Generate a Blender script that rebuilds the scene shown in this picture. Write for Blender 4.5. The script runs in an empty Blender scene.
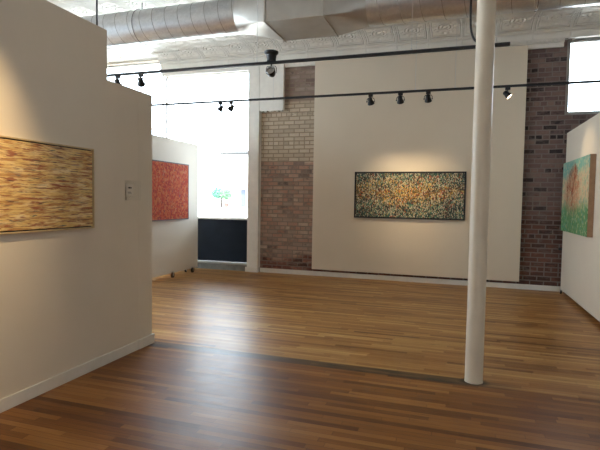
import bpy, bmesh, math, random
from mathutils import Vector, Matrix
random.seed(7)
S = bpy.context.scene
COL = S.collection
PI = math.pi

# ------------------------------------------------------------------ materials
def new_mat(name):
    m = bpy.data.materials.new(name); m.use_nodes = True
    nt = m.node_tree; nt.nodes.clear()
    out = nt.nodes.new('ShaderNodeOutputMaterial')
    b = nt.nodes.new('ShaderNodeBsdfPrincipled')
    nt.links.new(b.outputs[0], out.inputs[0])
    return m, nt, b

class NT:
    """tiny helper for node building"""
    def __init__(s, nt): s.nt = nt
    def n(s, t, **kw):
        x = s.nt.nodes.new(t)
        for k, v in kw.items(): setattr(x, k, v)
        return x
    def link(s, a, b): s.nt.links.new(a, b)
    def set(s, sock, v):
        if hasattr(v, 'links') or isinstance(v, bpy.types.NodeSocket): s.link(v, sock)
        else: sock.default_value = v
    def math(s, op, a, b=0.0, c=None, clamp=False):
        x = s.n('ShaderNodeMath', operation=op); x.use_clamp = clamp
        s.set(x.inputs[0], a); s.set(x.inputs[1], b)
        if c is not None: s.set(x.inputs[2], c)
        return x.outputs[0]
    def smooth(s, v, lo, hi):
        x = s.n('ShaderNodeMapRange', interpolation_type='SMOOTHSTEP')
        s.set(x.inputs['Value'], v); x.inputs['From Min'].default_value = lo; x.inputs['From Max'].default_value = hi
        return x.outputs[0]
    def mix(s, f, a, b, mode='MIX'):
        x = s.n('ShaderNodeMix', data_type='RGBA', blend_type=mode)
        s.set(x.inputs[0], f)
        for i, v in ((6, a), (7, b)):
            if isinstance(v, tuple): x.inputs[i].default_value = (*v, 1)
            else: s.link(v, x.inputs[i])
        return x.outputs[2]
    def pos(s): return s.n('ShaderNodeTexCoord').outputs['Object']
    def sep(s, v):
        x = s.n('ShaderNodeSeparateXYZ'); s.link(v, x.inputs[0]); return x.outputs
    def comb(s, x, y, z):
        c = s.n('ShaderNodeCombineXYZ')
        for i, v in enumerate((x, y, z)): s.set(c.inputs[i], v)
        return c.outputs[0]
    def noise(s, v, scale, detail=3, rough=.55, out='Fac'):
        x = s.n('ShaderNodeTexNoise'); s.link(v, x.inputs['Vector'])
        x.inputs['Scale'].default_value = scale; x.inputs['Detail'].default_value = detail
        x.inputs['Roughness'].default_value = rough
        return x.outputs[out]
    def scale(s, v, sc):
        x = s.n('ShaderNodeMapping'); s.link(v, x.inputs[0]); x.inputs['Scale'].default_value = sc; return x.outputs[0]
    def ramp(s, f, stops, const=False):
        x = s.n('ShaderNodeValToRGB'); s.link(f, x.inputs[0]); cr = x.color_ramp
        if const: cr.interpolation = 'CONSTANT'
        while len(cr.elements) < len(stops): cr.elements.new(.5)
        for e, (p, c) in zip(cr.elements, stops): e.position = p; e.color = (*c, 1)
        return x.outputs[0]
    def bump(s, h, strength, dist, b):
        x = s.n('ShaderNodeBump'); x.inputs['Strength'].default_value = strength; x.inputs['Distance'].default_value = dist
        s.link(h, x.inputs['Height']); s.link(x.outputs[0], b.inputs['Normal'])

def simple(name, col, rough=.5, metal=0, var=.06, nscale=6, bump=0, bscale=60, spec=None):
    m, nt, b = new_mat(name); h = NT(nt)
    p = h.pos()
    f = h.noise(p, nscale, 4)
    lo = tuple(c*(1-var) for c in col); hi = tuple(min(1, c*(1+var)) for c in col)
    h.link(h.ramp(f, [(.3, lo), (.7, hi)]), b.inputs['Base Color'])
    b.inputs['Roughness'].default_value = rough; b.inputs['Metallic'].default_value = metal
    if spec is not None: b.inputs['Specular IOR Level'].default_value = spec
    if bump: h.bump(h.noise(p, bscale, 3), bump, .01, b)
    return m

M = {}
M['paint'] = simple('white_wall_paint', (.78, .71, .60), .6, var=.02, nscale=2, bump=.06, bscale=140)
M['panel'] = simple('cream_panel_paint', (.74, .65, .52), .6, var=.015, nscale=2, bump=.04, bscale=140)
M['trim'] = simple('white_trim_paint', (.80, .77, .71), .42, var=.04, nscale=9)
M['column'] = simple('cream_column_paint', (.78, .71, .59), .38, var=.05, nscale=5, bump=.08, bscale=30)
M['black'] = simple('black_metal', (.012, .012, .014), .45, var=.2)
M['blackpaint'] = simple('black_knee_wall_paint', (.014, .019, .028), .75, var=.2, nscale=3, spec=.15)
M['greyriser'] = simple('grey_riser_paint', (.20, .20, .19), .6, var=.2, nscale=8)
M['rubber'] = simple('caster_rubber', (.02, .02, .022), .6)
M['brownwheel'] = simple('brown_wheel', (.16, .10, .07), .5)
M['steel'] = simple('bright_steel', (.7, .7, .7), .3, 1)
M['darkwood'] = simple('dark_red_frame', (.09, .03, .025), .5, var=.2, nscale=20)
M['gold'] = simple('pale_gold_frame', (.60, .47, .26), .45, var=.1, nscale=20)
M['kraft'] = simple('tan_canvas_edge', (.36, .21, .12), .7, var=.12, nscale=15)
M['framegrey'] = simple('window_frame_paint', (.42, .42, .40), .5, var=.06)
M['card'] = simple('white_card', (.74, .69, .61), .6, var=.02)
M['ink'] = simple('black_ink', (.03, .03, .03), .6)
M['asphalt'] = simple('street_concrete', (.62, .61, .59), .9, var=.08, nscale=1)
M['render_wall'] = simple('pale_building_render', (.62, .60, .56), .9, var=.06, nscale=.5)
M['roofgrey'] = simple('cornice_grey', (.06, .06, .06), .8)
M['doorblue'] = simple('door_blue_grey', (.045, .055, .075), .5)
M['awning'] = simple('awning_red', (.22, .10, .09), .8)
M['leaf'] = simple('leaf_green', (.07, .20, .13), .7, var=.5, nscale=3)
M['leaf2'] = simple('leaf_olive_green', (.10, .20, .11), .7, var=.5, nscale=3)
M['bark'] = simple('bark', (.03, .022, .02), .9, var=.3)
M['terracotta'] = simple('planter_brown', (.10, .06, .05), .8)
M['polewood'] = simple('utility_pole_wood', (.13, .11, .10), .9, var=.2)

def glass_mat():
    m, nt, b = new_mat('window_glass'); nt.nodes.remove(b); h = NT(nt)
    out = [x for x in nt.nodes if x.type == 'OUTPUT_MATERIAL'][0]
    t = h.n('ShaderNodeBsdfTransparent'); t.inputs[0].default_value = (.95, .97, .97, 1)
    g = h.n('ShaderNodeBsdfGlossy'); g.inputs['Roughness'].default_value = .02
    f = h.n('ShaderNodeFresnel'); f.inputs[0].default_value = 1.45
    mx = h.n('ShaderNodeMixShader'); h.link(f.outputs[0], mx.inputs[0]); h.link(t.outputs[0], mx.inputs[1]); h.link(g.outputs[0], mx.inputs[2])
    h.link(mx.outputs[0], out.inputs[0]); return m
M['glass'] = glass_mat()

def acrylic():
    m, nt, b = new_mat('clear_acrylic'); nt.nodes.remove(b); h = NT(nt)
    out = [x for x in nt.nodes if x.type == 'OUTPUT_MATERIAL'][0]
    t = h.n('ShaderNodeBsdfTransparent'); t.inputs[0].default_value = (.96, .97, .97, 1)
    g = h.n('ShaderNodeBsdfGlossy'); g.inputs['Roughness'].default_value = .08
    mx = h.n('ShaderNodeMixShader'); mx.inputs[0].default_value = .05
    h.link(t.outputs[0], mx.inputs[1]); h.link(g.outputs[0], mx.inputs[2]); h.link(mx.outputs[0], out.inputs[0]); return m
M['acrylic'] = acrylic()

def lamp_mat():
    m, nt, b = new_mat('lit_lamp_face')
    b.inputs['Base Color'].default_value = (.9, .85, .75, 1)
    b.inputs['Emission Color'].default_value = (1, .80, .52, 1); b.inputs['Emission Strength'].default_value = 9
    return m
M['lamp'] = lamp_mat()

def galv():
    m, nt, b = new_mat('galvanised_duct_steel'); h = NT(nt); p = h.pos()
    f = h.noise(h.scale(p, (3, 9, 9)), 1.5, 4)
    v = h.n('ShaderNodeTexVoronoi'); h.link(p, v.inputs[0]); v.inputs['Scale'].default_value = 35
    f2 = h.math('ADD', h.math('MULTIPLY', f, .8), h.math('MULTIPLY', h.sep(v.outputs['Color'])[0], .2))
    h.link(h.ramp(f2, [(.3, (.60, .62, .64)), (.7, (.74, .76, .78))]), b.inputs['Base Color'])
    b.inputs['Metallic'].default_value = .85; b.inputs['Roughness'].default_value = .32
    return m
M['galv'] = galv()
M['seam'] = simple('dark_duct_seam', (.36, .36, .36), .5, .6)
M['plenum'] = simple('dull_duct_box_steel', (.52, .50, .46), .42, .75, var=.08, nscale=4)

def floor_mat():
    m, nt, b = new_mat('oak_strip_floor'); h = NT(nt); p = h.pos()
    X, Y, Z = h.sep(p)
    row = h.math('FLOOR', h.math('DIVIDE', h.math('ADD', Y, 20.0), .057))
    wn = h.n('ShaderNodeTexWhiteNoise', noise_dimensions='1D'); h.link(row, wn.inputs['W'])
    wn2 = h.n('ShaderNodeTexWhiteNoise', noise_dimensions='1D'); h.link(h.math('ADD', row, 517.0), wn2.inputs['W'])
    def brick(width, seed):
        t = h.n('ShaderNodeTexBrick'); t.offset = .37; t.offset_frequency = 2
        h.link(h.comb(h.math('ADD', h.math('ADD', X, seed), h.math('MULTIPLY', wn2.outputs[0], 3.7)), h.math('ADD', Y, 20.0), 0.0), t.inputs['Vector'])
        t.inputs['Scale'].default_value = 1; t.inputs['Brick Width'].default_value = width; t.inputs['Row Height'].default_value = .057
        t.inputs['Mortar Size'].default_value = .0014; t.inputs['Mortar Smooth'].default_value = .3; t.inputs['Bias'].default_value = 0
        t.inputs['Color1'].default_value = (0, 0, 0, 1); t.inputs['Color2'].default_value = (1, 1, 1, 1); t.inputs['Mortar'].default_value = (.5, .5, .5, 1)
        return t
    t = brick(.78, 40.0)
    # a per-row shift of tone so that every strip differs
    tone = h.math('ADD', h.math('MULTIPLY', h.sep(t.outputs['Color'])[0], .62), h.math('MULTIPLY', wn.outputs[0], .38))
    grain = h.noise(h.scale(p, (2.2, 60, 1)), 1.6, 5, .62)
    blot = h.noise(h.scale(p, (.8, 1.6, 1)), 1.1, 4)
    tone = h.math('ADD', tone, h.math('MULTIPLY', h.math('SUBTRACT', grain, .5), .75))
    tone = h.math('ADD', tone, h.math('MULTIPLY', h.math('SUBTRACT', blot, .5), .55))
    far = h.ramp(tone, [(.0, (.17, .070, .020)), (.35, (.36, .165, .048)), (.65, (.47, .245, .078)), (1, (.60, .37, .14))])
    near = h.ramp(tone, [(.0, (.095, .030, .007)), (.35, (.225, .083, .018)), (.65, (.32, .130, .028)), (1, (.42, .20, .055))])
    # two floors at the old wall line; painted partition shade darkens the near one
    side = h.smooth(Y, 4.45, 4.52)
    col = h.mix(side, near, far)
    # grey worn filler strip where a wall once stood, fading out past the column
    n2 = h.noise(h.scale(p, (1.2, 8, 1)), 2.0, 3)
    d = h.math('ABSOLUTE', h.math('SUBTRACT', Y, 4.50))
    band = h.math('SUBTRACT', 1.0, h.smooth(d, .06, .095))
    ext = h.math('SUBTRACT', 1.0, h.smooth(h.math('ADD', X, h.math('MULTIPLY', n2, .5)), .15, 1.1))
    band = h.math('MULTIPLY', h.math('MULTIPLY', band, ext), h.math('ADD', .35, h.math('MULTIPLY', n2, .9)), clamp=True)
    col = h.mix(band, col, (.042, .034, .028))
    # blackened filler round the column foot
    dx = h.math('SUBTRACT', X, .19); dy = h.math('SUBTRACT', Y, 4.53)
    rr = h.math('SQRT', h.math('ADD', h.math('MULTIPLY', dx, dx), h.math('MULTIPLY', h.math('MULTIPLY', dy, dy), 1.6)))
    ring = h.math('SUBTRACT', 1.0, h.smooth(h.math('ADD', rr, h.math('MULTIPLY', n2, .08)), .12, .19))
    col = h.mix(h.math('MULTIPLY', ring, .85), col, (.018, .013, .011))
    # dark scuffs, long and thin along the boards
    sc = h.noise(h.scale(p, (1.1, 9, 1)), 1.5, 5, .7)
    col = h.mix(h.math('MULTIPLY', h.smooth(sc, .60, .74), .55), col, (.045, .028, .018))
    # gaps
    col = h.mix(h.math('MULTIPLY', t.outputs['Fac'], .75), col, (.02, .011, .006))
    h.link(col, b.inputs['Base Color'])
    h.link(h.math('ADD', .27, h.math('MULTIPLY', h.noise(h.scale(p, (1, 6, 1)), 3, 4), .18)), b.inputs['Roughness'])
    b.inputs['Specular IOR Level'].default_value = .27
    hh = h.math('ADD', h.math('MULTIPLY', t.outputs['Fac'], -1.0), h.math('ADD', h.math('MULTIPLY', h.sep(t.outputs['Color'])[0], .25), h.math('MULTIPLY', grain, .3)))
    h.bump(hh, .22, .003, b)
    return m
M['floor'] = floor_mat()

def brick_mat():
    m, nt, b = new_mat('old_brick'); h = NT(nt); p = h.pos()
    X, Y, Z = h.sep(p)
    wob = h.noise(p, 9, 3)
    t = h.n('ShaderNodeTexBrick'); t.offset = .5; t.squash = .5; t.squash_frequency = 7
    h.link(h.comb(h.math('ADD', h.math('ADD', X, 30.03), h.math('MULTIPLY', wob, .014)), h.math('ADD', h.math('ADD', Z, 10.0), h.math('MULTIPLY', wob, .010)), 0.0), t.inputs['Vector'])
    t.inputs['Scale'].default_value = 1; t.inputs['Brick Width'].default_value = .235; t.inputs['Row Height'].default_value = .087
    t.inputs['Mortar Size'].default_value = .012; t.inputs['Mortar Smooth'].default_value = .35; t.inputs['Bias'].default_value = 0
    t.inputs['Color1'].default_value = (0, 0, 0, 1); t.inputs['Color2'].default_value = (1, 1, 1, 1); t.inputs['Mortar'].default_value = (.5, .5, .5, 1)
    rnd = h.sep(t.outputs['Color'])[0]
    f = h.math('ADD', h.math('MULTIPLY', rnd, .75), h.math('MULTIPLY', h.noise(p, 14, 4), .35))
    buff = h.ramp(f, [(.1, (.42, .335, .245)), (.5, (.55, .45, .33)), (.9, (.62, .53, .40))])
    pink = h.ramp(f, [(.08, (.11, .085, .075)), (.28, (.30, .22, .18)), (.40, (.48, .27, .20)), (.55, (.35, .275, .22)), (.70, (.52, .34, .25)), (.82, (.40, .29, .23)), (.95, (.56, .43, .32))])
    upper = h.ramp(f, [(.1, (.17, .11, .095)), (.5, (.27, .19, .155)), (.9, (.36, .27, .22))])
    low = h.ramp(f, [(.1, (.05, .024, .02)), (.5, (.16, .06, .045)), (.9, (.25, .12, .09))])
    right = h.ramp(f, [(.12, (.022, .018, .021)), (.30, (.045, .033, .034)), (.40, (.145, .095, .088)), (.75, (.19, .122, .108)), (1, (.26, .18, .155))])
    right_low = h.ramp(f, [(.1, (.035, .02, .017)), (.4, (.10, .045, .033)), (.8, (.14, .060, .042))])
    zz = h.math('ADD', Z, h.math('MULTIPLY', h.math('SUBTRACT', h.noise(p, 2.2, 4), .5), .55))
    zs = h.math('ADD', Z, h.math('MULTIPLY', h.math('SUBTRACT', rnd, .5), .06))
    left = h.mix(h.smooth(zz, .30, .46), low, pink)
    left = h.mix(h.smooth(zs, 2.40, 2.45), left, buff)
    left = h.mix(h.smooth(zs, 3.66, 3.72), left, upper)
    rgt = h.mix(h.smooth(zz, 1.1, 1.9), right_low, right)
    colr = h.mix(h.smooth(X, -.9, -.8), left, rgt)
    # orange and grey patches of single worn bricks
    op = h.smooth(h.noise(h.scale(p, (3.2, 1, 7)), 1.4, 4, .7), .54, .64)
    colr = h.mix(h.math('MULTIPLY', op, h.math('SUBTRACT', .5, h.math('MULTIPLY', h.smooth(zs, 2.40, 2.45), .42))), colr, h.mix(h.smooth(X, -.9, -.8), (.50, .22, .14), (.23, .10, .07)))
    gp = h.smooth(h.noise(h.scale(p, (4, 1, 9)), 1.1, 5, .7), .52, .66)
    colr = h.mix(h.math('MULTIPLY', gp, .45), colr, h.mix(h.smooth(X, -.9, -.8), (.42, .36, .30), (.19, .165, .155)))
    # soot marks
    sm = h.noise(h.scale(p, (1.3, 1, 3.2)), 2.6, 4, .65)
    colr = h.mix(h.math('MULTIPLY', h.smooth(sm, .60, .72), .55), colr, (.065, .055, .05))
    mort_l = h.mix(h.smooth(zs, 2.40, 2.45), (.24, .19, .155), (.28, .215, .155))
    mort = h.mix(h.smooth(X, -.9, -.8), mort_l, (.22, .185, .165))
    colr = h.mix(h.math('MULTIPLY', t.outputs['Fac'], .9), colr, mort)
    h.link(colr, b.inputs['Base Color']); b.inputs['Roughness'].default_value = .9
    hh = h.math('ADD', h.math('MULTIPLY', t.outputs['Fac'], -1.0), h.math('MULTIPLY', h.noise(p, 30, 4), .45))
    h.bump(hh, .6, .012, b)
    return m
M['brick'] = brick_mat()

def tin_mat():
    m, nt, b = new_mat('pressed_tin_ceiling'); h = NT(nt); p = h.pos()
    X, Y, Z = h.sep(p); T = .61
    def cell(v): return h.math('SUBTRACT', h.math('FRACT', h.math('DIVIDE', h.math('ADD', v, 61.0), T)), .5)
    u, v = cell(X), cell(Y)
    r = h.math('SQRT', h.math('ADD', h.math('MULTIPLY', u, u), h.math('MULTIPLY', v, v)))
    sq = h.math('MAXIMUM', h.math('ABSOLUTE', u), h.math('ABSOLUTE', v))
    rings = h.math('MULTIPLY', h.math('SINE', h.math('MULTIPLY', r, 62.0)), h.math('SUBTRACT', 1.0, h.smooth(r, .24, .28)))
    ridge = h.math('MULTIPLY', h.math('SINE', h.math('MULTIPLY', sq, 95.0)), h.smooth(sq, .36, .39))
    ang = h.math('ARCTAN2', u, v)
    leaf = h.math('MULTIPLY', h.math('SINE', h.math('MULTIPLY', ang, 12.0)), h.math('MULTIPLY', h.smooth(r, .26, .30), h.math('SUBTRACT', 1.0, h.smooth(r, .34, .37))))
    hh = h.math('ADD', h.math('ADD', rings, ridge), h.math('MULTIPLY', leaf, .6))
    h.link(h.ramp(h.noise(p, 3, 4), [(.3, (.80, .765, .69)), (.7, (.86, .83, .76))]), b.inputs['Base Color'])
    b.inputs['Roughness'].default_value = .38
    h.bump(hh, 1.0, .012, b)
    return m
M['tin'] = tin_mat()

# paintings: canvases lie in local X (width) and Z (height), facing local -Y
def yellow_painting():
    m, nt, b = new_mat('yellow_streaked_paint'); h = NT(nt); p = h.pos()
    base = h.ramp(h.noise(h.scale(p, (2, 1, 9)), 2.2, 4), [(.3, (.70, .46, .15)), (.5, (.82, .62, .26)), (.7, (.88, .74, .44))])
    def streak(sc, seed, lo, hi, c, col):
        mp = h.n('ShaderNodeMapping'); h.link(p, mp.inputs[0]); mp.inputs['Scale'].default_value = sc; mp.inputs['Location'].default_value = (seed, seed*2, seed*3)
        f = h.smooth(h.noise(mp.outputs[0], 1, 5, .62), lo, hi)
        return h.mix(h.math('MULTIPLY', f, c), col, tuple(seedcol[seed]))
    seedcol = {1: (.42, .16, .05), 2: (.30, .06, .03), 3: (.07, .035, .04), 4: (.36, .26, .24), 5: (.50, .20, .05), 6: (.05, .09, .10), 7: (.72, .58, .28)}
    c = streak((4, 1, 46), 1, .47, .58, .75, base)
    c = streak((5, 1, 48), 2, .525, .60, .85, c)
    c = streak((6, 1, 55), 7, .55, .65, .8, c)
    c = streak((5, 1, 52), 3, .555, .63, .8, c)
    c = streak((5, 1, 45), 4, .58, .66, .6, c)
    c = streak((8, 1, 90), 5, .56, .64, .7, c)
    c = streak((6, 1, 45), 6, .63, .68, .85, c)
    h.link(c, b.inputs['Base Color']); b.inputs['Roughness'].default_value = .55
    h.bump(h.noise(h.scale(p, (12, 1, 120)), 1, 4), .4, .004, b); return m
M['p_yellow'] = yellow_painting()

def mosaic_painting():
    m, nt, b = new_mat('dense_dashed_paint'); h = NT(nt); p = h.pos()
    X, Y, Z = h.sep(p)
    def cells(sc, seed):
        mp = h.n('ShaderNodeMapping'); h.link(p, mp.inputs[0]); mp.inputs['Scale'].default_value = sc; mp.inputs['Location'].default_value = (seed, 0, seed)
        v = h.n('ShaderNodeTexVoronoi', voronoi_dimensions='3D'); h.link(mp.outputs[0], v.inputs[0]); v.inputs['Scale'].default_value = 1
        return v
    v1 = cells((74, 1, 36), 3.3); v2 = cells((95, 1, 44), 9.1)
    r, g, bl = h.sep(v1.outputs['Color']); r2, g2, b2 = h.sep(v2.outputs['Color'])
    cool = h.ramp(r, [(0, (.010, .018, .018)), (.16, (.03, .15, .13)), (.34, (.11, .26, .15)), (.48, (.24, .28, .19)), (.60, (.04, .08, .075)), (.72, (.45, .42, .30)), (.84, (.34, .08, .03)), (.92, (.52, .40, .14))], True)
    warm = h.ramp(r, [(0, (.06, .04, .02)), (.12, (.34, .17, .04)), (.34, (.66, .38, .06)), (.54, (.72, .48, .12)), (.70, (.60, .11, .03)), (.82, (.72, .60, .34)), (.93, (.08, .14, .10))], True)
    n = h.noise(h.scale(p, (1.3, 1, 2.4)), 1.7, 4)
    # warm band in the middle height, stronger to the left, cool and dark to the edges
    zc = h.math('ABSOLUTE', h.math('SUBTRACT', Z, .06))
    w = h.math('SUBTRACT', h.math('ADD', n, .22), h.math('MULTIPLY', zc, 1.25))
    w = h.math('SUBTRACT', w, h.math('MULTIPLY', h.math('ABSOLUTE', h.math('ADD', X, .15)), .14))
    c = h.mix(h.smooth(h.math('ADD', w, h.math('MULTIPLY', h.math('SUBTRACT', g, .5), .35)), .40, .60), cool, warm)
    dk = h.smooth(h.math('ADD', h.noise(h.scale(p, (2.2, 1, 3.0)), 2.0, 5, .65), h.math('MULTIPLY', h.math('ABSOLUTE', h.math('ADD', X, .1)), .10)), .50, .68)
    c = h.mix(h.math('MULTIPLY', dk, .55), c, (.012, .026, .030))
    rd = h.smooth(h.noise(h.scale(p, (2.6, 1, 4)), 1.9, 4, .7), .56, .66)
    c = h.mix(h.math('MULTIPLY', rd, h.math('MULTIPLY', h.smooth(bl, .35, .5), .8)), c, (.50, .09, .03))
    lv = h.smooth(h.noise(h.scale(p, (.5, 1, 14)), 1.3, 4, .6), .58, .66)
    c = h.mix(h.math('MULTIPLY', lv, .6), c, (.02, .03, .03))
    # black calligraphic dashes over all
    c = h.mix(h.math('MULTIPLY', h.smooth(r2, .70, .74), .85), c, (.008, .009, .009))
    c = h.mix(h.math('MULTIPLY', h.smooth(g2, .86, .88), .85), c, (.66, .60, .44))
    h.link(c, b.inputs['Base Color']); b.inputs['Roughness'].default_value = .5
    h.bump(r, .3, .004, b); return m
M['p_mosaic'] = mosaic_painting()

def red_painting():
    m, nt, b = new_mat('red_mottled_paint'); h = NT(nt); p = h.pos()
    v = h.n('ShaderNodeTexVoronoi'); h.link(h.scale(p, (38, 1, 30)), v.inputs[0]); v.inputs['Scale'].default_value = 1
    r, g, bl = h.sep(v.outputs['Color'])
    f = h.math('ADD', h.math('MULTIPLY', r, .55), h.math('MULTIPLY', h.noise(p, 9, 5, .7), .55))
    c = h.ramp(f, [(.15, (.15, .022, .025)), (.36, (.42, .045, .025)), (.55, (.55, .075, .03)), (.72, (.58, .16, .045)), (.9, (.55, .20, .11))])
    c = h.mix(h.math('MULTIPLY', h.smooth(h.noise(p, 6.5, 5, .7), .58, .70), .5), c, (.16, .06, .06))
    c = h.mix(h.math('MULTIPLY', h.smooth(h.noise(h.scale(p, (1, 1, .6)), 14, 4), .64, .70), .6), c, (.09, .07, .10))
    h.link(c, b.inputs['Base Color']); b.inputs['Roughness'].default_value = .8; b.inputs['Specular IOR Level'].default_value = .15
    h.bump(r, .3, .004, b); return m
M['p_red'] = red_painting()

def meadow_painting():
    m, nt, b = new_mat('green_meadow_paint'); h = NT(nt); p = h.pos()
    X, Y, Z = h.sep(p)
    n = h.math('SUBTRACT', h.noise(p, 3.2, 4, .65), .5)
    z = h.math('ADD', Z, h.math('MULTIPLY', n, .62))
    st = h.noise(h.scale(p, (12, 1, 3.5)), 1.6, 5, .65)
    sky = h.ramp(st, [(.3, (.09, .33, .32)), (.5, (.16, .42, .37)), (.7, (.34, .52, .38))])
    mid = h.ramp(h.noise(h.scale(p, (14, 1, 9)), 1.6, 5, .7), [(.3, (.50, .19, .09)), (.42, (.60, .38, .22)), (.52, (.66, .56, .38)), (.62, (.30, .44, .24)), (.75, (.56, .26, .12))])
    grass = h.ramp(st, [(.28, (.045, .17, .06)), (.5, (.09, .29, .10)), (.65, (.17, .38, .16)), (.8, (.42, .46, .18))])
    c = h.mix(h.smooth(z, -.26, -.02), grass, mid)
    c = h.mix(h.smooth(z, .30, .42), c, sky)
    vf = h.n('ShaderNodeTexVoronoi'); h.link(h.scale(p, (34, 1, 24)), vf.inputs[0]); vf.inputs['Scale'].default_value = 1
    fr, fg, fb = h.sep(vf.outputs['Color'])
    c = h.mix(h.math('MULTIPLY', h.smooth(fr, .78, .82), .6), c, (.66, .60, .38))
    c = h.mix(h.math('MULTIPLY', h.smooth(fg, .84, .88), .6), c, (.08, .36, .30))
    # orange red crown blot, its own shape
    dx = h.math('ADD', X, .12); dz = h.math('SUBTRACT', Z, .10)
    rr = h.math('SQRT', h.math('ADD', h.math('MULTIPLY', dx, dx), h.math('MULTIPLY', h.math('MULTIPLY', dz, dz), 2.2)))
    blot = h.math('MULTIPLY', h.math('SUBTRACT', 1.0, h.smooth(h.math('ADD', rr, h.math('MULTIPLY', n, .5)), .35, .68)), h.smooth(h.noise(h.scale(p, (9, 1, 9)), 2, 4, .7), .38, .52))
    c = h.mix(h.math('MULTIPLY', blot, .65), c, (.46, .13, .055))
    h.link(c, b.inputs['Base Color']); b.inputs['Roughness'].default_value = .5
    h.bump(st, .3, .004, b); return m
M['p_meadow'] = meadow_painting()
M['p_branch'] = simple('rust_brush_strokes', (.30, .075, .035), .55, var=.35, nscale=14)

# ------------------------------------------------------------------ mesh builder
class MB:
    def __init__(s): s.bm = bmesh.new(); s.mats = []; s.cur = 0
    def use(s, m):
        if m not in s.mats: s.mats.append(m)
        s.cur = s.mats.index(m); return s
    def _t(s, verts, faces, mx):
        vs = [s.bm.verts.new(mx @ Vector(v) if mx else v) for v in verts]
        for f in faces:
            try:
                q = s.bm.faces.new([vs[i] for i in f]); q.material_index = s.cur
            except ValueError: pass
        return s
    def box(s, x0, x1, y0, y1, z0, z1, bev=0, mx=None, seg=2):
        t = bmesh.new(); bmesh.ops.create_cube(t, size=1)
        for v in t.verts:
            v.co = Vector((x0+(v.co.x+.5)*(x1-x0), y0+(v.co.y+.5)*(y1-y0), z0+(v.co.z+.5)*(z1-z0)))
        if bev: bmesh.ops.bevel(t, geom=t.edges[:], offset=bev, segments=seg, profile=.5, affect='EDGES')
        t.verts.index_update()
        s._t([v.co.copy() for v in t.verts], [[v.index for v in f.verts] for f in t.faces], mx); t.free(); return s
    def grid(s, rows, closed_u=False, closed_v=False, mx=None):
        n, k = len(rows), len(rows[0]); vs = [v for r in rows for v in r]; fs = []
        for i in range(n if closed_u else n-1):
            for j in range(k if closed_v else k-1):
                a, b = i, (i+1) % n; c, d = j, (j+1) % k
                fs.append((a*k+c, b*k+c, b*k+d, a*k+d))
        return s._t(vs, fs, mx)
    def lathe(s, prof, n=20, mx=None, cap=True):
        rows = [[(r*math.cos(2*PI*j/n), r*math.sin(2*PI*j/n), z) for j in range(n)] for r, z in prof]
        s.grid(rows, closed_v=True, mx=mx)
        if cap:
            for r, z in (prof[0], prof[-1]):
                if r > 1e-5: s._t([(r*math.cos(2*PI*j/n), r*math.sin(2*PI*j/n), z) for j in range(n)], [list(range(n))], mx)
        return s
    def tube(s, pts, r, n=8, cap=True, mx=None):
        pts = [Vector(q) for q in pts]; rows = []; prev = None
        for i, q in enumerate(pts):
            d = (pts[min(i+1, len(pts)-1)] - pts[max(i-1, 0)]).normalized()
            if prev is None: a = d.orthogonal().normalized()
            else: a = (prev - d*prev.dot(d)).normalized()
            prev = a; bb = d.cross(a); rad = r[i] if isinstance(r, (list, tuple)) else r
            rows.append([q + (a*math.cos(2*PI*j/n) + bb*math.sin(2*PI*j/n))*rad for j in range(n)])
        s.grid(rows, closed_v=True, mx=mx)
        if cap:
            for rw in (rows[0], rows[-1]): s._t(rw, [list(range(n))], mx)
        return s
    def torus(s, R, r, n=24, k=8, mx=None):
        rows = [[((R+r*math.cos(2*PI*j/k))*math.cos(2*PI*i/n), (R+r*math.cos(2*PI*j/k))*math.sin(2*PI*i/n), r*math.sin(2*PI*j/k)) for j in range(k)] for i in range(n)]
        return s.grid(rows, True, True, mx)
    def extrude_x(s, prof, x0, x1):
        """closed (y,z) profile swept along X"""
        k = len(prof)
        s.grid([[(x, y, z) for y, z in prof] for x in (x0, x1)], closed_v=True)
        for x in (x0, x1): s._t([(x, y, z) for y, z in prof], [list(range(k))], None)
        return s
    def build(s, name, mat=None, parent=None, smooth=None, loc=None):
        me = bpy.data.meshes.new(name)
        bmesh.ops.remove_doubles(s.bm, verts=s.bm.verts[:], dist=1e-6)
        bmesh.ops.recalc_face_normals(s.bm, faces=s.bm.faces[:])
        s.bm.to_mesh(me); s.bm.free()
        for x in ([mat] if mat else s.mats): me.materials.append(x)
        if smooth:
            me.polygons.foreach_set('use_smooth', [True]*len(me.polygons))
            me.set_sharp_from_angle(angle=math.radians(smooth))
        o = bpy.data.objects.new(name, me); COL.objects.link(o)
        if parent: o.parent = parent
        if loc: o.location = loc
        return o

def empty(name, loc=(0, 0, 0), rot=(0, 0, 0)):
    o = bpy.data.objects.new(name, None); COL.objects.link(o); o.location = loc; o.rotation_euler = rot
    o.empty_display_size = .1; return o
def tag(o, label, cat, group=None):
    o['label'] = label; o['category'] = cat
    if group: o['group'] = group
    return o
def struct(o, label=None, cat=None):
    o['kind'] = 'structure'
    if label: o['label'] = label
    if cat: o['category'] = cat
    return o
def copy_tree(o, parent=None):
    c = o.copy(); COL.objects.link(c)
    if parent: c.parent = parent
    for ch in list(o.children): copy_tree(ch, c)
    return c

# ------------------------------------------------------------------ dimensions
CZ = 4.85           # ceiling
YB = 9.87           # face of the back wall
XL, XR, YF = -9.6, 5.6, -5.0
WX0, WX1, WZ0, WZ1 = -9.35, -4.40, 1.17, 4.46     # storefront opening
WXS, WZT = -6.62, 4.82                              # its left section, top raised to stand in for window glare
RX0, RX1, RZ0, RZ1 = 1.80, 4.60, 3.22, 4.60       # high window on the right

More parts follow.
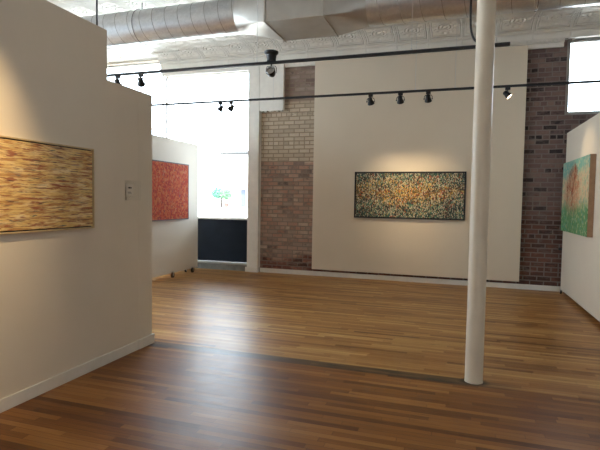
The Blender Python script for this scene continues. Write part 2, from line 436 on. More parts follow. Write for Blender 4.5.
# ------------------------------------------------------------------ setting
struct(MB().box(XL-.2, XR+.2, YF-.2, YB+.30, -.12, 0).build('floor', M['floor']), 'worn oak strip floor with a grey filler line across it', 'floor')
struct(MB().box(XL-.2, XR+.2, YF-.2, YB+.30, CZ, CZ+.1).build('ceiling', M['tin']), 'off-white pressed tin ceiling with medallion tiles', 'ceiling')

w = MB()
w.box(WX1, RX0, YB, YB+.3, 0, CZ)
w.box(RX0, RX1, YB, YB+.3, 0, RZ0); w.box(RX0, RX1, YB, YB+.3, RZ1, CZ); w.box(RX1, XR+.2, YB, YB+.3, 0, CZ)
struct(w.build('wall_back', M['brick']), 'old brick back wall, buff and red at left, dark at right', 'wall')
w = MB(); w.box(XL-.2, WX0, YB, YB+.3, 0, CZ); w.box(WXS, WX1, YB, YB+.3, WZ1, CZ); w.box(WX0, WXS, YB, YB+.3, WZT, CZ)
struct(w.build('wall_storefront', M['paint']), 'white painted wall around the storefront window', 'wall')
struct(MB().box(WX0, WX1, YB+.10, YB+.24, .17, WZ0-.02, .004).build('wall_knee', M['blackpaint']), 'low black wall below the storefront window', 'wall')
rz = MB(); rz.box(WX0, WX1, YB-.05, YB+.26, 0, .135, .004)
struct(rz.build('trim_3', M['greyriser']), 'grey painted base ledge below the black wall', 'ledge')
struct(MB().box(WX0, WX1, YB-.07, YB+.10, .135, .17, .006).build('trim_4', M['framegrey']), 'pale strip capping the grey base ledge', 'trim')
LW = [(-1.5, .9), (1.5, 3.9), (4.5, 6.9), (7.3, 9.2)]; lz0, lz1 = 1.0, 4.45
w = MB(); ys = [YF-.2] + [v for q in LW for v in q] + [YB]
for i in range(0, len(ys), 2): w.box(XL-.2, XL, ys[i], ys[i+1], 0, CZ)
for a, b in LW: w.box(XL-.2, XL, a, b, 0, lz0); w.box(XL-.2, XL, a, b, lz1, CZ)
struct(w.build('wall_far_left', M['paint']), 'white far left wall', 'wall')
struct(MB().box(XR, XR+.2, YF-.2, YB, 0, CZ).build('wall_right', M['paint']), 'white right wall', 'wall')
# wall behind the camera; its unseen window is added for ambient light
w = MB(); wins = [(1.2, 2.4)]; fz0, fz1 = 1.0, 3.2
xs = [XL] + [v for q in wins for v in q] + [XR]
for i in range(0, len(xs), 2): w.box(xs[i], xs[i+1], YF-.2, YF, 0, CZ)
for a, b in wins: w.box(a, b, YF-.2, YF, 0, fz0); w.box(a, b, YF-.2, YF, fz1, CZ)
struct(w.build('wall_front', M['paint']), 'white front wall behind the viewer', 'wall')

def window(name, x0, x1, z0, z1, y, fw, mat, bars_x=(), bars_z=(), label=None):
    o = empty(name, ((x0+x1)/2, y, z0)); cx = (x0+x1)/2
    f = MB()
    for a, b, c, d in ((x0, x0+fw, z0, z1), (x1-fw, x1, z0, z1), (x0+fw, x1-fw, z0, z0+fw), (x0+fw, x1-fw, z1-fw, z1)):
        f.box(a-cx, b-cx, -.03, .05, c-z0, d-z0, .005)
    for q in bars_x: f.box(q-.025-cx, q+.025-cx, -.025, .045, fw, z1-z0-fw)
    for q in bars_z: f.box(x0+fw-cx, x1-fw-cx, -.024, .044, q-.025-z0, q+.025-z0)
    f.build('window_frame', mat, o)
    MB().box(x0+fw*.6-cx, x1-fw*.6-cx, .005, .013, fw*.6, z1-z0-fw*.6).build('pane', M['glass'], o)
    return struct(o, label, 'window')
window('window_1', WXS, WX1, WZ0, WZ1, YB+.17, .018, M['trim'], label='large bright storefront window above the black wall')
window('window_4', WX0, WXS, WZ0, WZT, YB+.17, .018, M['framegrey'], label='storefront window behind the red painting wall, top raised to stand in for glare')
window('window_2', RX0, RX1, RZ0, RZ1, YB+.12, .07, M['framegrey'], bars_x=(3.2,), label='high bright window in the brick wall at right')
for i, (a, b) in enumerate(wins): window('window_%d' % (i+3), a, b, fz0, fz1, YF-.1, .06, M['trim'], bars_z=(2.4,), label='tall unseen window added to the front wall for ambient light')
for i, (a, b) in enumerate(LW):
    o = window('window_%d' % (i+6), -(b-a)/2, (b-a)/2, lz0, lz1, 0, .06, M['trim'], label='tall window in the far left wall')
    o.location = (XL-.1, (a+b)/2, lz0); o.rotation_euler = (0, 0, PI/2)
# sill
struct(MB().box(WX0, WX1, YB+.04, YB+.28, WZ0-.03, WZ0, .006).build('window_sill', M['trim']), 'pale sill along the top of the black wall', 'sill')

# jamb post with plinth, bulkhead
t = MB(); t.box(-4.40, -4.14, YB-.09, YB+.29, .0, CZ-.02, .006); t.box(-4.43, -4.125, YB-.115, YB-.085, 0, .11, .005); t.box(-4.135, -4.12, YB-.02, YB, .1, CZ-.4)
struct(t.build('trim_1', M['trim']), 'tall white post between the storefront window and the brick', 'post')
bk = MB(); bk.box(-4.14, -3.585, YB-.085, YB, 3.53, CZ-.02, .008)
# ragged plaster lower edge
for k in range(11):
    xx = -4.12 + k*.05; d = random.uniform(.005, .05)
    bk.box(xx, min(xx+.052, -3.59), YB-.080, YB, 3.53-d, 3.545, .003)
struct(bk.build('trim_2', M['trim']), 'white plastered bulkhead hanging at the top of the brick beside the post', 'bulkhead')

# cornice
def arc(cy, cz, r, a0, a1, n=8): return [(cy + r*math.cos(a0+(a1-a0)*i/n), cz + r*math.sin(a0+(a1-a0)*i/n)) for i in range(n+1)]
cove = arc(YB-.33, CZ-.27, .24, PI/2, 0.0)
cove = [(YB-.46, CZ), (YB-.46, CZ-.018), (YB-.43, CZ-.03), (YB-.36, CZ-.03)] + [(y, z) for y, z in cove[1:]] + [(YB-.09, CZ-.28), (YB, CZ-.28), (YB, CZ)]
up = MB(); up.extrude_x(cove, WXS, XR)
struct(up.build('trim_5', M['tin'], smooth=35), 'coved white tin cornice along the back wall', 'cornice')
lowp = [(YB, CZ-.275), (YB-.115, CZ-.275), (YB-.115, CZ-.30), (YB-.10, CZ-.305), (YB-.10, CZ-.345), (YB-.055, CZ-.35), (YB-.05, CZ-.42), (YB, CZ-.42)]
lo = MB(); lo.extrude_x(lowp, -3.58, 1.735); lo.extrude_x(lowp, WXS, -4.40)
x = -3.56
while x < 1.70: lo.box(x, x+.035, YB-.125, YB-.098, CZ-.342, CZ-.306); x += .07
x = WXS+.02
while x < -4.45: lo.box(x, x+.035, YB-.125, YB-.098, CZ-.342, CZ-.306); x += .07
struct(lo.build('trim_6', M['trim']), 'toothed lower band of the cornice above the cream panel', 'cornice')
# lintel over the high window
li = MB(); li.box(1.74, RX1+.1, YB-.03, YB, RZ1-.01, RZ1+.06, .005); li.box(1.74, 1.80, YB-.05, YB, RZ1-.05, RZ1+.05, .004)
struct(li.build('trim_7', M['framegrey']), 'dark head strip above the high window', 'lintel')

# baseboards
struct(MB().box(-4.12, XR, YB-.022, YB, 0, .095, .004).build('baseboard_back', M['trim']), 'low white baseboard under the brick wall', 'baseboard')

# left partition (stepped top) with a return post at its end
PX = -3.165; YE = 4.515
t = MB()
prof = [(YF+1.2, 0), (YE-.012, 0), (YE-.012, 2.705), (3.812, 2.705), (3.812, 3.162), (YF+1.2, 3.162)]
k = len(prof)
t.grid([[(xx, y, z) for y, z in prof] for xx in (PX, PX-.24)], closed_v=True)
for xx in (PX, PX-.24): t._t([(xx, y, z) for y, z in prof], [list(range(k))], None)
t.box(PX-.25, PX+.002, 4.272, YE, 0, 2.705, .003)
struct(t.build('wall_left', M['paint']), 'near white partition wall with a stepped top', 'wall')
t = MB(); t.box(PX, PX+.016, YF+1.2, 4.262, 0, .10, .004); t.box(PX-.27, PX+.022, 4.266, YE+.018, 0, .102, .004)
struct(t.build('baseboard_left', M['trim']), 'white baseboard along the near partition wall', 'baseboard')

# ------------------------------------------------------------------ column
c = MB(); c.lathe([(.080, 0), (.0775, .012), (.0775, CZ)], 40)
tag(c.build('support_column', M['column'], smooth=40, loc=(.19, 4.55, 0)), 'slim cream painted round column standing on the oak floor near the middle', 'column')

# ------------------------------------------------------------------ cream panel on the back wall
o = empty('display_panel', (-.88, YB-.003, .145))
MB().box(-2.02, 2.025, -.075, -.03, 0, 4.345, .004).build('panel_board', M['panel'], o)
b = MB()
for z in (.3, 1.6, 2.9, 4.1): b.box(-1.95, 1.95, -.03, 0, z, z+.07)
b.build('batten', M['darkwood'], o)
tag(o, 'tall cream flat panel mounted on the brick wall behind the long dark painting', 'panel')

# ------------------------------------------------------------------ paintings
def frame_parts(o, W, H, fw, depth, mat, inner=None):
    f = MB()
    for a, b2, c2, d in ((-W/2, -W/2+fw, 0, H), (W/2-fw, W/2, 0, H), (-W/2+fw, W/2-fw, 0, fw), (-W/2+fw, W/2-fw, H-fw, H)):
        f.box(a, b2, -depth, 0, c2, d, .0015)
    f.build('frame', mat, o)

# yellow, on the near partition (faces +X): local +X -> world -Y... rotation +90 about Z sends local -Y to world +X
W1 = 1.86; yr = 3.59
o = empty('painting', (PX, yr-W1/2, 1.32), (0, 0, PI/2)); H1 = .713
frame_parts(o, W1, H1, .012, .040, M['gold'])
g = MB(); g.box(-W1/2+.012, W1/2-.012, -.014, -.006, .012, H1-.012); g.build('shadow_gap', M['black'], o)
cv = MB(); cv.box(-W1/2+.022, W1/2-.022, -.038, -.014, .022-H1/2, H1-.022-H1/2, .003); cv.build('canvas', M['p_yellow'], o, loc=(0, 0, H1/2))
tag(o, 'wide yellow painting with red and brown horizontal streaks on the near left wall', 'painting')

# long dark painting on the cream panel
W2, H2 = 2.155, .935
o = empty('painting', (-.925, YB-.078, 1.265)); frame_parts(o, W2, H2, .030, .045, M['black'])
seam = .10
MB().box(-W2/2+.03, W2/2-.03, -.0035, -.001, .03, H2-.03).build('backing', M['black'], o)
for a, b2 in ((-W2/2+.03, seam-.004), (seam+.004, W2/2-.03)):
    MB().box(a, b2, -.036, -.004, .03-H2/2, H2-.03-H2/2, .003).build('canvas', M['p_mosaic'], o, loc=(0, 0, H2/2))
tag(o, 'long black framed painting of dense multicoloured dashes on the cream panel', 'painting')

# red painting on movable wall
RWX = -5.45
W3, H3 = 1.62, 1.15
o = empty('painting', (RWX, 9.0-W3/2, 1.165), (0, 0, PI/2)); frame_parts(o, W3, H3, .022, .05, M['darkwood'])
MB().box(-W3/2+.022, W3/2-.022, -.045, -.005, .022-H3/2, H3-.022-H3/2, .003).build('canvas', M['p_red'], o, loc=(0, 0, H3/2))
tag(o, 'mottled red painting in a thin dark frame on the far left rolling wall', 'painting')

# meadow painting on the right movable wall (faces -X): rotate -90
MWX = 1.83
W4, H4 = 1.78, 1.17
o = empty('painting', (MWX, 9.50-W4/2, 1.145), (0, 0, -PI/2))
MB().box(-W4/2, W4/2, -.074, 0, 0, H4, .003).build('stretcher_edge', M['kraft'], o)
MB().box(-W4/2+.002, W4/2-.002, -.080, -.074, .002-H4/2, H4-.002-H4/2, .002).build('canvas', M['p_meadow'], o, loc=(0, 0, H4/2))
br = MB(); rs = random.Random(5)
def branch(x, z, ang, ln, r, depth):
    pts = [(x, -.081, z)]
    for i in range(4):
        ang += rs.uniform(-.25, .25); x += math.sin(ang)*ln/4; z += math.cos(ang)*ln/4; pts.append((x, -.081, z))
    br.tube(pts, [r*(1-.12*i) for i in range(5)], 5)
    if depth:
        for q in range(3): branch(x, z, ang + rs.uniform(-1.1, 1.1), ln*.72, r*.62, depth-1)
branch(-.10, .44, .05, .16, .008, 0)
for q in range(9): branch(-.10+rs.uniform(-.03, .03), .58+rs.uniform(0, .1), -1.5+q*.37+rs.uniform(-.15, .15), .22, .0042, 2)
br.build('brush_strokes', M['p_branch'], o)
tag(o, 'deep edged green and turquoise painting with a rust red tree on the right rolling wall', 'painting')

# ------------------------------------------------------------------ movable walls with casters
def caster(o, x, y, ztop, wheelmat, facing):
    cs = MB(); cs.box(min(x-.025, x-facing*.06), max(x+.025, x-facing*.06), y-.025, y+.025, ztop-.006, ztop)
    r = (ztop-.006)*.45
    for s in (-1, 1): cs.box(x+s*.016-.002, x+s*.016+.002, y-.014, y+.014, r*.8, ztop-.006)
    c0 = cs.build('caster', M['steel'], o)
    mx = Matrix.Translation((x, y, r)) @ Matrix.Rotation(PI/2, 4, 'Y')
    MB().lathe([(r*.5, -.014), (r, -.011), (r, .011), (r*.5, .014)], 18, mx).build('wheel', wheelmat, c0, smooth=40)

o = empty('rolling_wall', (RWX, 0, 0))
MB().box(-.16, 0, 6.3, 9.47, .085, 2.785, .004).build('wall_panel', M['paint'], o)
caster(o, .035, 8.42, .125, M['brownwheel'], 1); caster(o, .035, 9.19, .125, M['rubber'], 1); caster(o, -.13, 6.5, .085, M['rubber'], 1); caster(o, -.13, 9.19, .085, M['rubber'], 1)
tag(o, 'white rolling wall on casters holding the red painting beside the storefront window', 'movable wall')

o = empty('rolling_wall', (MWX, 0, 0))
MB().box(0, .16, 5.9, 9.74, .065, 2.875, .004).build('wall_panel', M['paint'], o)
caster(o, -.012, 9.62, .075, M['rubber'], -1); caster(o, .13, 9.60, .065, M['rubber'], -1); caster(o, .015, 6.1, .065, M['rubber'], -1); caster(o, .13, 6.1, .065, M['rubber'], -1)
for z in (.77, 2.22):
    l = MB(); l.box(-.055, .03, 9.74, 9.75, z, z+.05, .003); l.box(-.060, -.045, 9.735, 9.76, z+.012, z+.038, .003)
    l.build('latch', M['black'], o)
tag(o, 'white rolling wall on casters holding the green painting at right', 'movable wall')

# ------------------------------------------------------------------ wall label in its acrylic holder
o = empty('label_holder', (PX, 4.19, 1.575), (0, 0, PI/2))
MB().box(-.128, .128, -.004, 0, 0, .20, .001).build('acrylic_plate', M['acrylic'], o)
MB().box(-.115, -.004, -.0050, -.004, .055, .165).build('card', M['card'], o)
for a, b, c2, d in ((-.080, -.048, .118, .134), (-.044, -.030, .118, .134), (-.088, -.038, .080, .084), (-.088, -.028, .070, .074)):
    MB().box(a, b, -.0058, -.0050, c2, d).build('printed_line', M['ink'], o)
MB().box(-.12, .02, -.010, -.004, .03, .036, .001).build('holder_lip', M['acrylic'], o)
tag(o, 'small white label card in a clear holder right of the yellow painting', 'label')

# ------------------------------------------------------------------ air duct
dr = empty('air_duct', (0, 7.0, 4.45))
def spiral(x0, x1, r, cz, pitch=.235, n=56):
    zc = cz-4.45
    o = MB().grid([[(x, r*math.cos(2*PI*j/n), zc + r*math.sin(2*PI*j/n)) for j in range(n)] for x in (x0, x1)], closed_v=True).build('round_duct', M['galv'], dr, smooth=50)
    k = int((x1-x0)/pitch*36)
    MB().tube([(x0+(x1-x0)*i/k, (r+.001)*math.cos(2*PI*i/36), zc+(r+.001)*math.sin(2*PI*i/36)) for i in range(k+1)], .0042, 5).build('spiral_seam', M['seam'], o, smooth=60)
spiral(-9.55, -3.30, .264, 4.456)
spiral(-1.28, 5.55, .300, 4.415, .28)
BX0, BX1, BY0, BY1, BZ0, BZ1 = -2.72, -1.85, -.42, .45, -.285, .29
b = MB(); b.box(BX0, BX1, BY0, BY1, BZ0, BZ1)
for x in (BX0, BX1):
    b.box(x-.012, x+.012, BY0-.014, BY1+.014, BZ0-.014, BZ0); b.box(x-.012, x+.012, BY0-.014, BY0, BZ0, BZ1); b.box(x-.012, x+.012, BY1, BY1+.014, BZ0, BZ1)
b.build('plenum_box', M['plenum'], dr)
def transition(xr, r, cz, xb):
    n = 48; rows = []
    rd = [(r*math.cos(2*PI*(j+.5)/n - PI*.75), cz-4.45 + r*math.sin(2*PI*(j+.5)/n - PI*.75)) for j in range(n)]
    per = n//4; sq = []
    cs = [(BY0, BZ0), (BY1, BZ0), (BY1, BZ1), (BY0, BZ1)]
    # square-to-round: each quarter of the circle fans to one side; corners are shared
    for s in range(4):
        p0, p1 = Vector(cs[s]), Vector(cs[(s+1) % 4])
        for j in range(per):
            f = (j+.5)/per; f = min(1, max(0, (f-.5)*1.35+.5)); sq.append(p0.lerp(p1, f))
    for t in (0, .25, .5, .75, 1): rows.append([(xr+(xb-xr)*t, rd[j][0]*(1-t)+sq[j][0]*t, rd[j][1]*(1-t)+sq[j][1]*t) for j in range(n)])
    m = MB().grid(rows, closed_v=True); m.build('transition_piece', M['plenum'], dr, smooth=18)
transition(-3.30, .264, 4.456, BX0); transition(-1.28, .300, 4.415, BX1)
for x, r, cz in ((-5.1, .27, 4.456), (-7.6, .27, 4.456), (.9, .306, 4.415), (3.6, .306, 4.415)):
    hs = MB(); hs.tube([(x, 0, CZ-4.45), (x, 0, cz-4.45+r)], .006, 6)
    hs.torus(r+.002, .004, 40, 6, Matrix.Translation((x, 0, cz-4.45)) @ Matrix.Rotation(PI/2, 4, 'Y'))
    hs.build('hanger_strap', M['black'], dr)
tag(dr, 'galvanised round air duct with a boxy middle section under the tin ceiling', 'duct')

# ------------------------------------------------------------------ lighting tracks
TZ = 3.46
def track(y, x0, x1, wires, label):
    o = empty('lighting_track', (0, y, TZ))
    r = MB(); r.box(x0, x1, -.018, .018, 0, .032, .003)
    for s in (-1, 1): r.box(x0, x1, s*.018-.003, s*.018+.003, -.003, .004)
    r.build('rail', M['black'], o)
    for x in wires:
        h = MB(); h.tube([(x, 0, .03), (x, 0, CZ-TZ)], .0035, 6); h.lathe([(.012, .032), (.012, .045), (.006, .06)], 10, Matrix.Translation((x, 0, 0)))
        h.build('hanger_wire', M['steel'], o)
    return tag(o, label, 'lighting track')
t1 = track(6.25, -7.6, .52, (-2.69, -7.0, -.6), 'black lighting track nearer the viewer, running under the air duct')
MB().tube([(-5.374, 0, .03), (-5.374, 0, CZ-TZ)], .013, 10).build('hanger_rod', M['black'], t1)
e = MB(); e.box(.36, .535, -.021, .021, -.003, .036, .004); e.build('live_end', M['black'], t1)
pts = []
P = [(.085, .05, CZ-TZ), (.083, .03, .9), (.085, .02, .60), (.088, .01, .34), (.105, 0, .18), (.15, 0, .085), (.22, 0, .05), (.30, 0, .035)]
for i in range(len(P)-1):
    a, b2 = Vector(P[i]), Vector(P[i+1]); p0 = Vector(P[max(0, i-1)]); p3 = Vector(P[min(len(P)-1, i+2)])
    for k in range(6):
        t = k/6; pts.append(.5*((2*a)+(b2-p0)*t+(2*p0-5*a+4*b2-p3)*t*t+(3*a-p0-3*b2+p3)*t**3))
pts.append(Vector(P[-1]))
MB().tube(pts, .013, 8).build('power_cable', M['black'], t1, smooth=60)
t2 = track(8.45, -7.6, 4.8, (-.73, -.09, 2.6, -3.3, -6.6), 'black lighting track farther back, crossing in front of the cream panel')

# track heads (gimbal lamp in a yoke)
def head(loc, target, lit_strength=0, label=''):
    o = empty('track_light', loc)          # loc = underside of the rail
    MB().box(-.038, .038, -.019, .019, -.045, -.001, .004).build('adapter', M['black'], o)
    d = Vector(target) - Vector((loc[0], loc[1], loc[2]-.125)); yaw = math.atan2(d.y, d.x); tilt = math.atan2(-d.z, math.hypot(d.x, d.y))
    R = Matrix.Rotation(yaw, 4, 'Z')
    yk = MB(); yk.use(M['black'])
    yk.tube([(0, 0, -.045), (0, 0, -.062)], .008, 8)
    yk.tube([(0, -.066, -.125), (0, -.064, -.085), (0, -.045, -.064), (0, 0, -.060), (0, .045, -.064), (0, .064, -.085), (0, .066, -.125)], .0055, 8, mx=R)
    yo = yk.build('yoke', M['black'], o, smooth=50)
    for s in (-1, 1):
        kn = Matrix.Translation((0, 0, -.125)) if 0 else R @ Matrix.Translation((0, s*.066, -.125)) @ Matrix.Rotation(PI/2, 4, 'X')
        MB().lathe([(.009, -.010), (.011, -.006), (.011, .006), (.009, .010)], 12, kn).build('knob', M['black'], yo, smooth=40)
    L = R @ Matrix.Translation((0, 0, -.125)) @ Matrix.Rotation(PI/2 + tilt, 4, 'Y')     # local +Z along aim
    can = MB(); can.lathe([(.026, -.075), (.032, -.070), (.034, -.030), (.042, -.010), (.056, .030), (.059, .036), (.059, .044), (.053, .044), (.052, .034)], 24, L, cap=False)
    can.lathe([(.0, -.076), (.026, -.075)], 24, L, cap=False)
    for q in range(4): can.torus(.036, .003, 24, 6, L @ Matrix.Translation((0, 0, -.062+q*.012)))
    can.build('lamp_can', M['black'], o, smooth=40)
    MB().lathe([(.0, .030), (.03, .032), (.052, .036)], 20, L, cap=False).build('bulb_face', M['lamp'] if lit_strength else M['steel'], o, smooth=60)
    if lit_strength:
        ld = bpy.data.lights.new('track_lamp', 'SPOT'); ld.energy = lit_strength; ld.color = (1, .76, .46); ld.spot_size = math.radians(50); ld.spot_blend = 1; ld.shadow_soft_size = .045
        lo2 = bpy.data.objects.new('track_lamp', ld); COL.objects.link(lo2)
        a = d.normalized(); lo2.location = Vector((loc[0], loc[1], loc[2]-.125)) + a*.055
        lo2.rotation_euler = a.to_track_quat('-Z', 'Y').to_euler()
    return o
G = 'track spotlights'
hs = []
PW = 50
hs.append((head((-1.485, 8.45, TZ), (-1.25, 9.8, 1.75), PW), 'black spotlight over the dark painting, leftmost of its three'))
hs.append((head((-.975, 8.45, TZ), (-.9, 9.8, 1.75), PW*1.3), 'black spotlight over the dark painting, middle one of its three'))
hs.append((head((-.515, 8.45, TZ), (-.45, 9.8, 1.75), PW), 'black spotlight over the dark painting, nearest of its three to the column'))
hs.append((head((.715, 8.45, TZ), (1.83, 8.15, 2.15), PW*.8), 'lit spotlight right of the column, turned to the right rolling wall'))
hs.append((head((-4.385, 8.45, TZ), (-5.4, 8.2, 1.7), 0), 'spotlight against the bright window on the farther track, left of a pair'))
hs.append((head((-4.16, 8.45, TZ), (-5.4, 8.7, 1.9), 0), 'spotlight against the bright window on the farther track, right of a pair'))
hs.append((head((-4.99, 6.25, TZ), (-5.45, 7.6, 1.8), 0), 'spotlight on the nearer track just above the partition top, left of a pair'))
hs.append((head((-4.575, 6.25, TZ), (-5.45, 8.0, 1.9), 0), 'spotlight on the nearer track above the partition end, right of a pair'))
for o, l in hs: tag(o, l, 'spotlight', G)

# flood fixture with a flared mounting block
o = empty('floodlight', (-2.475, 6.25, TZ))
m = MB(); m.lathe([(.062, .0), (.066, .055), (.072, .085), (.094, .105), (.098, .128), (.085, .135)], 24, Matrix.Translation((0, 0, .033))); m.build('mounting_block', M['black'], o, smooth=35)
yk = MB(); yk.tube([(-.072, 0, -.13), (-.074, 0, -.06), (-.06, 0, -.035), (0, 0, -.03), (.06, 0, -.035), (.074, 0, -.06), (.072, 0, -.13)], .005, 8); yk.tube([(0, 0, 0.005), (0, 0, -.03)], .012, 8)
yk.build('yoke', M['black'], o, smooth=50)
Lm = Matrix.Translation((0, 0, -.115)) @ Matrix.Rotation(math.radians(62), 4, 'X')
m = MB(); m.lathe([(.0, -.065), (.035, -.06), (.052, -.035), (.060, .0), (.066, .03), (.066, .04), (.056, .04)], 24, Lm, cap=False); m.build('lamp_can', M['black'], o, smooth=35)
gr = MB(); gr.torus(.056, .004, 24, 6, Lm @ Matrix.Translation((0, 0, .042)))
for q in (-.03, -.01, .01, .03):
    hw = math.sqrt(.056**2-q*q); gr.tube([(q, -hw, .043), (q, hw, .043)], .002, 5, mx=Lm); gr.tube([(-hw, q, .043), (hw, q, .043)], .002, 5, mx=Lm)
gr.build('grille', M['steel'], o)
MB().lathe([(0, .020), (.05, .03)], 20, Lm, cap=False).build('lens', M['framegrey'], o)
tag(o, 'black floodlight with a flared block on the nearer track in front of the bulkhead', 'floodlight')

# ------------------------------------------------------------------ outside
struct(MB().box(-140, 60, YB+.3, 140, -.35, -.06).build('street', M['asphalt']), 'pale street outside the storefront', 'street')
# building across the street
o = empty('building', (-30, 100, -.06))
wb = MB(); wb.box(-21.5, 30, 0, 14, 0, 12.1); wb.build('wall', M['render_wall'], o)
rc = MB(); rc.box(-21.9, 30.4, -.6, 14.4, 12.1, 12.6); rc.box(-21.7, 30.2, -.3, 14.2, 11.75, 12.1); rc.build('roof_cornice', M['roofgrey'], o)
dd = MB(); dd.box(-16.6, -15.4, -.12, .05, 0, 3.9); dd.build('door', M['doorblue'], o)
aw = MB(); aw._t([(-17.0, 0, 5.1), (-14.0, 0, 5.1), (-14.0, -1.2, 4.5), (-17.0, -1.2, 4.5), (-17.0, 0, 4.5), (-14.0, 0, 4.5)], [(0, 1, 2, 3), (0, 3, 4), (1, 5, 2), (3, 2, 5, 4), (0, 4, 5, 1)], None); aw.build('awning', M['awning'], o)
for x in (-20, -13, -9.5, -6): MB().box(x-.7, x+.7, -.08, .05, 6.5, 9.3).build('window', M['framegrey'], o)
tag(o, 'pale washed out building across the street seen through the storefront', 'building')

def tree(loc, H, label):
    o = empty('street_tree', loc); r = random.Random(3)
    tr = MB(); tr.tube([(0, 0, 0), (.03, 0, H*.3), (0, 0, H*.5), (-.25, 0, H*.72)], [.34, .24, .2, .08], 8); tr.tube([(0, 0, H*.42), (.4, 0, H*.6), (.7, .1, H*.75)], [.09, .07, .04], 8)
    tr.build('trunk', M['bark'], o, smooth=60)
    for cx, cz, rad, mat, kk in ((-.85, .72, 1.15, M['leaf'], 900), (1.0, .66, 1.15, M['leaf2'], 800)):
        f = MB()
        for q in range(kk):
            v = Vector((r.gauss(0, 1), r.gauss(0, 1), r.gauss(0, 1))).normalized()*rad*(r.random()**.4)
            v = Vector((v.x*1.05, v.y, v.z*.95)); ctr = Vector((cx, 0, cz*H)) + v
            a = Vector((r.gauss(0, 1), r.gauss(0, 1), r.gauss(0, 1))).normalized(); bvec = a.orthogonal().normalized(); s = r.uniform(.10, .2)
            f._t([ctr+a*s*1.4, ctr+bvec*s*.6, ctr-a*s*1.4, ctr-bvec*s*.6], [(0, 1, 2, 3)], None)
        f.build('foliage', mat, o)
    return tag(o, label, 'tree')
tree((-43.75, 85, -.06), 3.95, 'small round crowned green tree outside the storefront window')
o = empty('planter', (-42.45, 84.5, -.06)); MB().lathe([(.32, 0), (.46, .72), (.5, .74), (.5, .86), (.42, .86), (.40, .74)], 20).build('pot', M['terracotta'], o, smooth=40)
f = MB(); r = random.Random(9)
for q in range(60):
    a = r.uniform(0, 2*PI); s = r.uniform(.1, .4); f.tube([(0.2*math.cos(a), .2*math.sin(a), .74), ((.2+s*.5)*math.cos(a), (.2+s*.5)*math.sin(a), .95+s*.5)], [.03, .004], 4)
f.build('plant', M['leaf'], o)
tag(o, 'dark plant pot standing right of the small tree outside', 'planter')

o = empty('utility_pole', (-20.1, 30, -.06))
MB().tube([(0, 0, 0), (0, 0, 10.25)], [.075, .05], 10).build('pole', M['polewood'], o)
for z, a, b2 in ((10.0, -1.0, .22), (7.35, -.6, .7)): MB().tube([(a, 0, z), (b2, 0, z+.03)], .035, 6).build('crossarm', M['polewood'], o)
for x in (-.85, -.42): MB().box(x-.17, x+.17, -.03, .03, 6.62+x*.1, 6.78+x*.1, .005).build('sign', M['framegrey'], o)
tag(o, 'thin utility pole with cross arms outside behind the red painting wall', 'utility pole')

# ------------------------------------------------------------------ light
wd = bpy.data.worlds.new('World'); S.world = wd; wd.use_nodes = True
bg = wd.node_tree.nodes['Background']; bg.inputs[0].default_value = (.83, .94, 1.06, 1); bg.inputs[1].default_value = 10.5
def portal(x0, x1, z0, z1, y, facing):
    l = bpy.data.lights.new('portal', 'AREA'); l.shape = 'RECTANGLE'; l.size = x1-x0; l.size_y = z1-z0; l.cycles.is_portal = True
    o = bpy.data.objects.new('portal', l); COL.objects.link(o); o.location = ((x0+x1)/2, y, (z0+z1)/2); o.rotation_euler = (math.radians(-90 if facing < 0 else 90), 0, 0)
portal(WX0, WX1, WZ0, WZT, YB+.26, -1); portal(RX0, RX1, RZ0, RZ1, YB+.26, -1)
for a, b2 in LW:
    portal(0, b2-a, lz0, lz1, 0, 1)
    o = COL.objects[-1]; o.location = (XL-.19, (a+b2)/2, (lz0+lz1)/2); o.rotation_euler = (math.radians(90), 0, math.radians(-90))
for a, b2 in wins: portal(a, b2, fz0, fz1, YF-.19, 1)
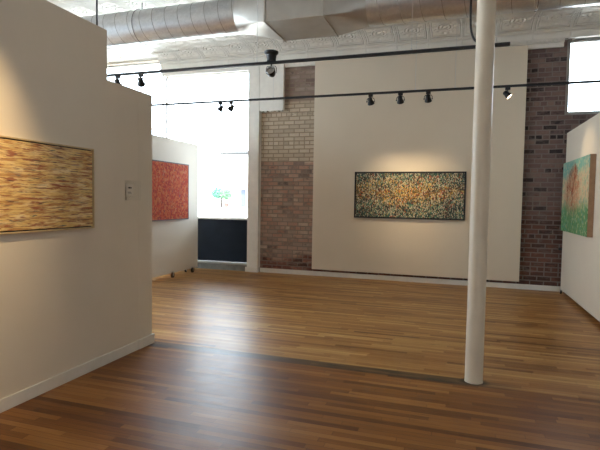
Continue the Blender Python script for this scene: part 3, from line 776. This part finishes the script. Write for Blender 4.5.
# track lamps of the near room, above and behind the viewer, aimed at the near partition
def spot(loc, tgt, e, size=60, blend=1, col=(1, .70, .36)):
    l = bpy.data.lights.new('track_lamp', 'SPOT'); l.energy = e; l.color = col; l.spot_size = math.radians(size); l.spot_blend = blend; l.shadow_soft_size = .05
    o = bpy.data.objects.new('track_lamp', l); COL.objects.link(o); o.location = loc
    o.rotation_euler = (Vector(tgt)-Vector(loc)).to_track_quat('-Z', 'Y').to_euler()
spot((-1.9, 2.15, 3.35), (PX, 2.15, 1.95), 210, 60)
spot((-1.9, 1.1, 3.35), (PX, 1.2, 1.8), 130, 58)

# unseen warm lamps added under the ceiling as fill for the near room
def fill_lamp(loc, e):
    l = bpy.data.lights.new('fill_lamp', 'AREA'); l.shape = 'DISK'; l.size = .5; l.energy = e; l.color = (1, .74, .46)
    o = bpy.data.objects.new('fill_lamp', l); COL.objects.link(o); o.location = loc
fill_lamp((-.5, -1.0, 4.6), 6); fill_lamp((2.8, 1.5, 4.6), 4)
# daylight sun over the street, coming from behind the viewer
sl = bpy.data.lights.new('sun', 'SUN'); sl.energy = 25; sl.angle = math.radians(.6); sl.color = (1, .95, .86)
so = bpy.data.objects.new('sun', sl); COL.objects.link(so); so.rotation_euler = Vector((.25, .60, -.95)).to_track_quat('-Z', 'Y').to_euler()

# ------------------------------------------------------------------ camera
f = 482.80
fw = Vector((-0.30801197, 0.95002191, -0.05086243)); rt = Vector((0.95089017, 0.30913199, 0.0156621)); upv = Vector((-0.03060254, 0.04354047, 0.99858285))
cd = bpy.data.cameras.new('Camera'); cd.sensor_width = 36; cd.lens = f/600*36; cd.clip_start = .05; cd.clip_end = 400
cam = bpy.data.objects.new('Camera', cd); COL.objects.link(cam)
mw = Matrix.Identity(4)
for i in range(3): mw[i][0] = rt[i]; mw[i][1] = upv[i]; mw[i][2] = -fw[i]
mw.translation = Vector((0, 0, 1.6)); cam.matrix_world = mw
S.camera = cam
S.view_settings.view_transform = 'Standard'; S.view_settings.look = 'None'; S.view_settings.exposure = .15; S.view_settings.gamma = 1
S.view_settings.use_curve_mapping = False
S.cycles.max_bounces = 12; S.cycles.diffuse_bounces = 6; S.cycles.transparent_max_bounces = 16
S.cycles.sample_clamp_indirect = 8; S.cycles.use_denoising = True
